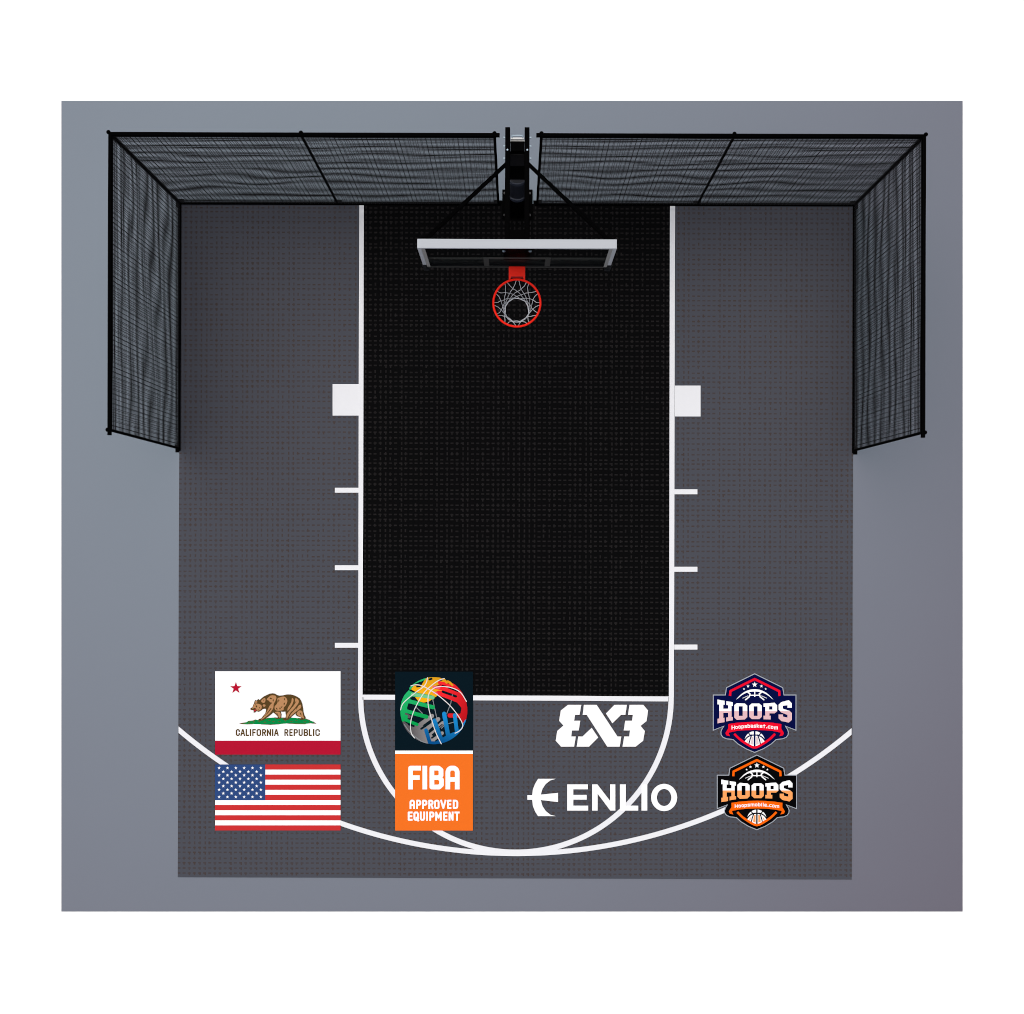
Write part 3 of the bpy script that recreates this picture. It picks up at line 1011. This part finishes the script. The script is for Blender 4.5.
# --- two crests
def crest(label, fmc, px, py, dark_c, accent, tint, txt):
    root = root_at('crest_print', label, 'floor crest', px, py, 'crests printed on the court')
    R = [(508, 38), (832, 198), (845, 280), (983, 280), (983, 692), (866, 645), (885, 672), (897, 706), (893, 740), (870, 770), (825, 788), (755, 795), (700, 845), (610, 900), (508, 943)]
    outline = R + [(1016 - x, y) for x, y in reversed(R[1:-1])]
    M_d, M_a = print_mat('crest_dark_print', *dark_c), print_mat('crest_accent_print', *accent)
    M_t = print_mat('crest_tint_print', *tint)
    flat('outline', print_mat('crest_edge_print', 176, 182, 192), [('+', outline)], fmc, Z0, Z1, root, root)
    sh_ = flat('shield', M_d, [('+', inset(outline, 9))], fmc, Z1 - .001, Z1 + .002, root, root)
    za_, zb_ = Z1 + .001, Z1 + .005
    flat('chevron', M_a, stroke([(228, 282), (231, 240), (508, 103), (786, 240), (789, 282)], 27, 'square'), fmc, za_, zb_, root, root)
    for x, y, r in ((508, 166, 34), (432, 184, 19), (585, 184, 19), (386, 216, 14), (633, 216, 14)):
        flat('star', W_print, [('+', star(x, y, r))], fmc, za_, zb_, root, root)
    up = smooth_line([(295, 338), (340, 288), (390, 250), (450, 225), (508, 217), (566, 225), (626, 250), (676, 288), (722, 338)], 3)
    lo_ = smooth_line([(700, 322), (650, 284), (590, 256), (508, 246), (426, 256), (366, 284), (318, 322)], 3)
    bo = [('+', up + lo_)]
    for s in (0, 1):
        f = (lambda q: [(1016 - x, y) for x, y in q]) if s else (lambda q: q)
        bo += stroke(f([(428, 250), (456, 272), (446, 304), (404, 338)]), 15) + stroke(f([(372, 320), (430, 294)]), 6)
    bo += stroke([(508, 240), (508, 300)], 13, 'square') + stroke([(452, 288), (564, 288)], 13)
    flat('ball_arc', W_print, bo, fmc, za_, zb_, root, root)
    H_ = [('+', [(83, 335), (167, 350), (167, 397), (150, 395), (150, 440), (205, 440), (205, 400), (185, 398), (185, 353), (260, 366), (260, 410), (245, 408), (245, 535), (260, 533), (260, 572), (183, 584), (183, 540),
                 (205, 537), (205, 488), (150, 488), (150, 545), (165, 543), (165, 592), (85, 606), (85, 555), (103, 552), (103, 392), (83, 390)])]
    O1 = [('+', [(305, 375), (395, 380), (423, 405), (423, 535), (395, 562), (305, 568), (275, 540), (275, 400)]), ('-', rect(328, 412, 372, 522))]
    O2 = [('+', [(475, 380), (560, 380), (590, 405), (590, 530), (560, 558), (475, 558), (445, 530), (445, 405)]), ('-', rect(498, 412, 540, 522))]
    P_ = [('+', [(608, 380), (735, 372), (763, 400), (763, 470), (735, 492), (675, 492), (675, 520), (690, 520), (690, 562), (608, 560), (608, 520), (627, 520), (627, 420), (608, 420)]), ('-', rect(672, 412, 708, 450))]
    S_ = [('+', [(810, 365), (895, 342), (932, 380), (932, 430), (880, 430), (880, 400), (830, 408), (830, 440), (905, 465), (932, 490), (932, 565), (895, 598), (812, 580), (780, 550), (780, 505), (830, 505), (830, 530),
                 (880, 540), (880, 510), (808, 482), (780, 450), (780, 395)])]
    for g in (H_, O1, O2, P_, S_):
        l_ = flat('letter', W_print, g, fmc, za_, zb_, root, root)
        flat('letter_shade', M_t, g + [('&', rect(0, 467, 1016, 700))], fmc, zb_ - .001, zb_ + .002, l_, root)
    ban = [(205, 615), (300, 600), (400, 592), (508, 589), (616, 592), (716, 600), (812, 615), (810, 665), (842, 718), (828, 745), (788, 753), (800, 728), (805, 712), (716, 694), (616, 685), (508, 682), (400, 685), (300, 694), (212, 712), (216, 728), (228, 753), (188, 745), (174, 718), (206, 665)]
    bn = flat('banner', M_a, [('+', ban)], fmc, za_, zb_, root, root)
    tops = []
    n = len(txt)
    x0, x1 = 242, 776
    wts = [{'m': 1.5, 'i': .55, 'l': .55, '.': .6, 'H': 1.2}.get(ch, 1.0) for ch in txt]
    step = (x1 - x0) / sum(wts)
    xl = x0
    for ch, wt in zip(txt, wts):
        xc, hw_ = xl + step * wt / 2, step * wt * .43
        xl += step * wt
        dy = ((xc - 508) / 268) ** 2 * 24
        if ch != '.':
            tops += glyph(ch, xc - hw_, xc + hw_, 612 + dy, 656 + dy, 8.5)
        else:
            tops += [('+', rect(xc - 6, 645 + dy, xc + 6, 656 + dy))]
    flat('lettering', W_print, tops, fmc, zb_ - .001, zb_ + .003, bn, root)
    V_ = smooth_line([(285, 735), (340, 788), (420, 843), (508, 882), (596, 843), (676, 788), (731, 735)], 3)
    vv = V_
    flat('point', M_a, stroke(vv, 27, 'square'), fmc, za_, zb_, root, root)
    ball = [('+', disc(508, 812, 116, 40)), ('&', [(285, 600), (731, 600)] + list(reversed(vv)))]
    cut = stroke([(508, 680), (508, 880)], 18, 'square', op='-')
    cut += stroke(smooth_line([(385, 812), (420, 768), (460, 746), (508, 740), (556, 746), (596, 768), (631, 812)], 3), 15, op='-')
    for s in (0, 1):
        f = (lambda q: [(1016 - x, y) for x, y in q]) if s else (lambda q: q)
        cut += stroke(f([(474, 738), (455, 790), (440, 850)]), 13, op='-') + stroke(f([(462, 746), (438, 716)]), 13, op='-')
    bl = flat('ball', W_print, ball + cut, fmc, za_, zb_ - .001, root, root)
    pan = []
    for q in ([(474, 762), (492, 760), (492, 850), (462, 840)], [(420, 808), (440, 782), (428, 822), (416, 826)]):
        pan += [('+', q), ('+', [(1016 - x, y) for x, y in reversed(q)])]
    flat('ball_shade', print_mat('crest_ball_print', *[int(.5 * t_ + .5 * w_) for t_, w_ in zip(tint, ((225, 225, 225) if txt.find('bi') < 0 else (255, 165, 95)))]) if True else M_t,
         pan, fmc, zb_ - .002, zb_ + .001, bl, root)
    return root


fc1 = mapper(710, 670, 11.378)
fc2_ = mapper(710, 752, 11.378)
crest('navy and red crest with basketball, stars and ribbon banner', fc1, 755, 713, (0, 8, 66), (240, 6, 42), (230, 188, 192), 'Hoopsbasket.com')
crest('black and orange crest with basketball, stars and ribbon banner', lambda x, y: fc2_(533 + (x - 508) * .957, 30 + (y - 38) * .95), 757, 793, (0, 0, 2), (255, 100, 0), (255, 165, 95), 'Hoopsmobile.com')
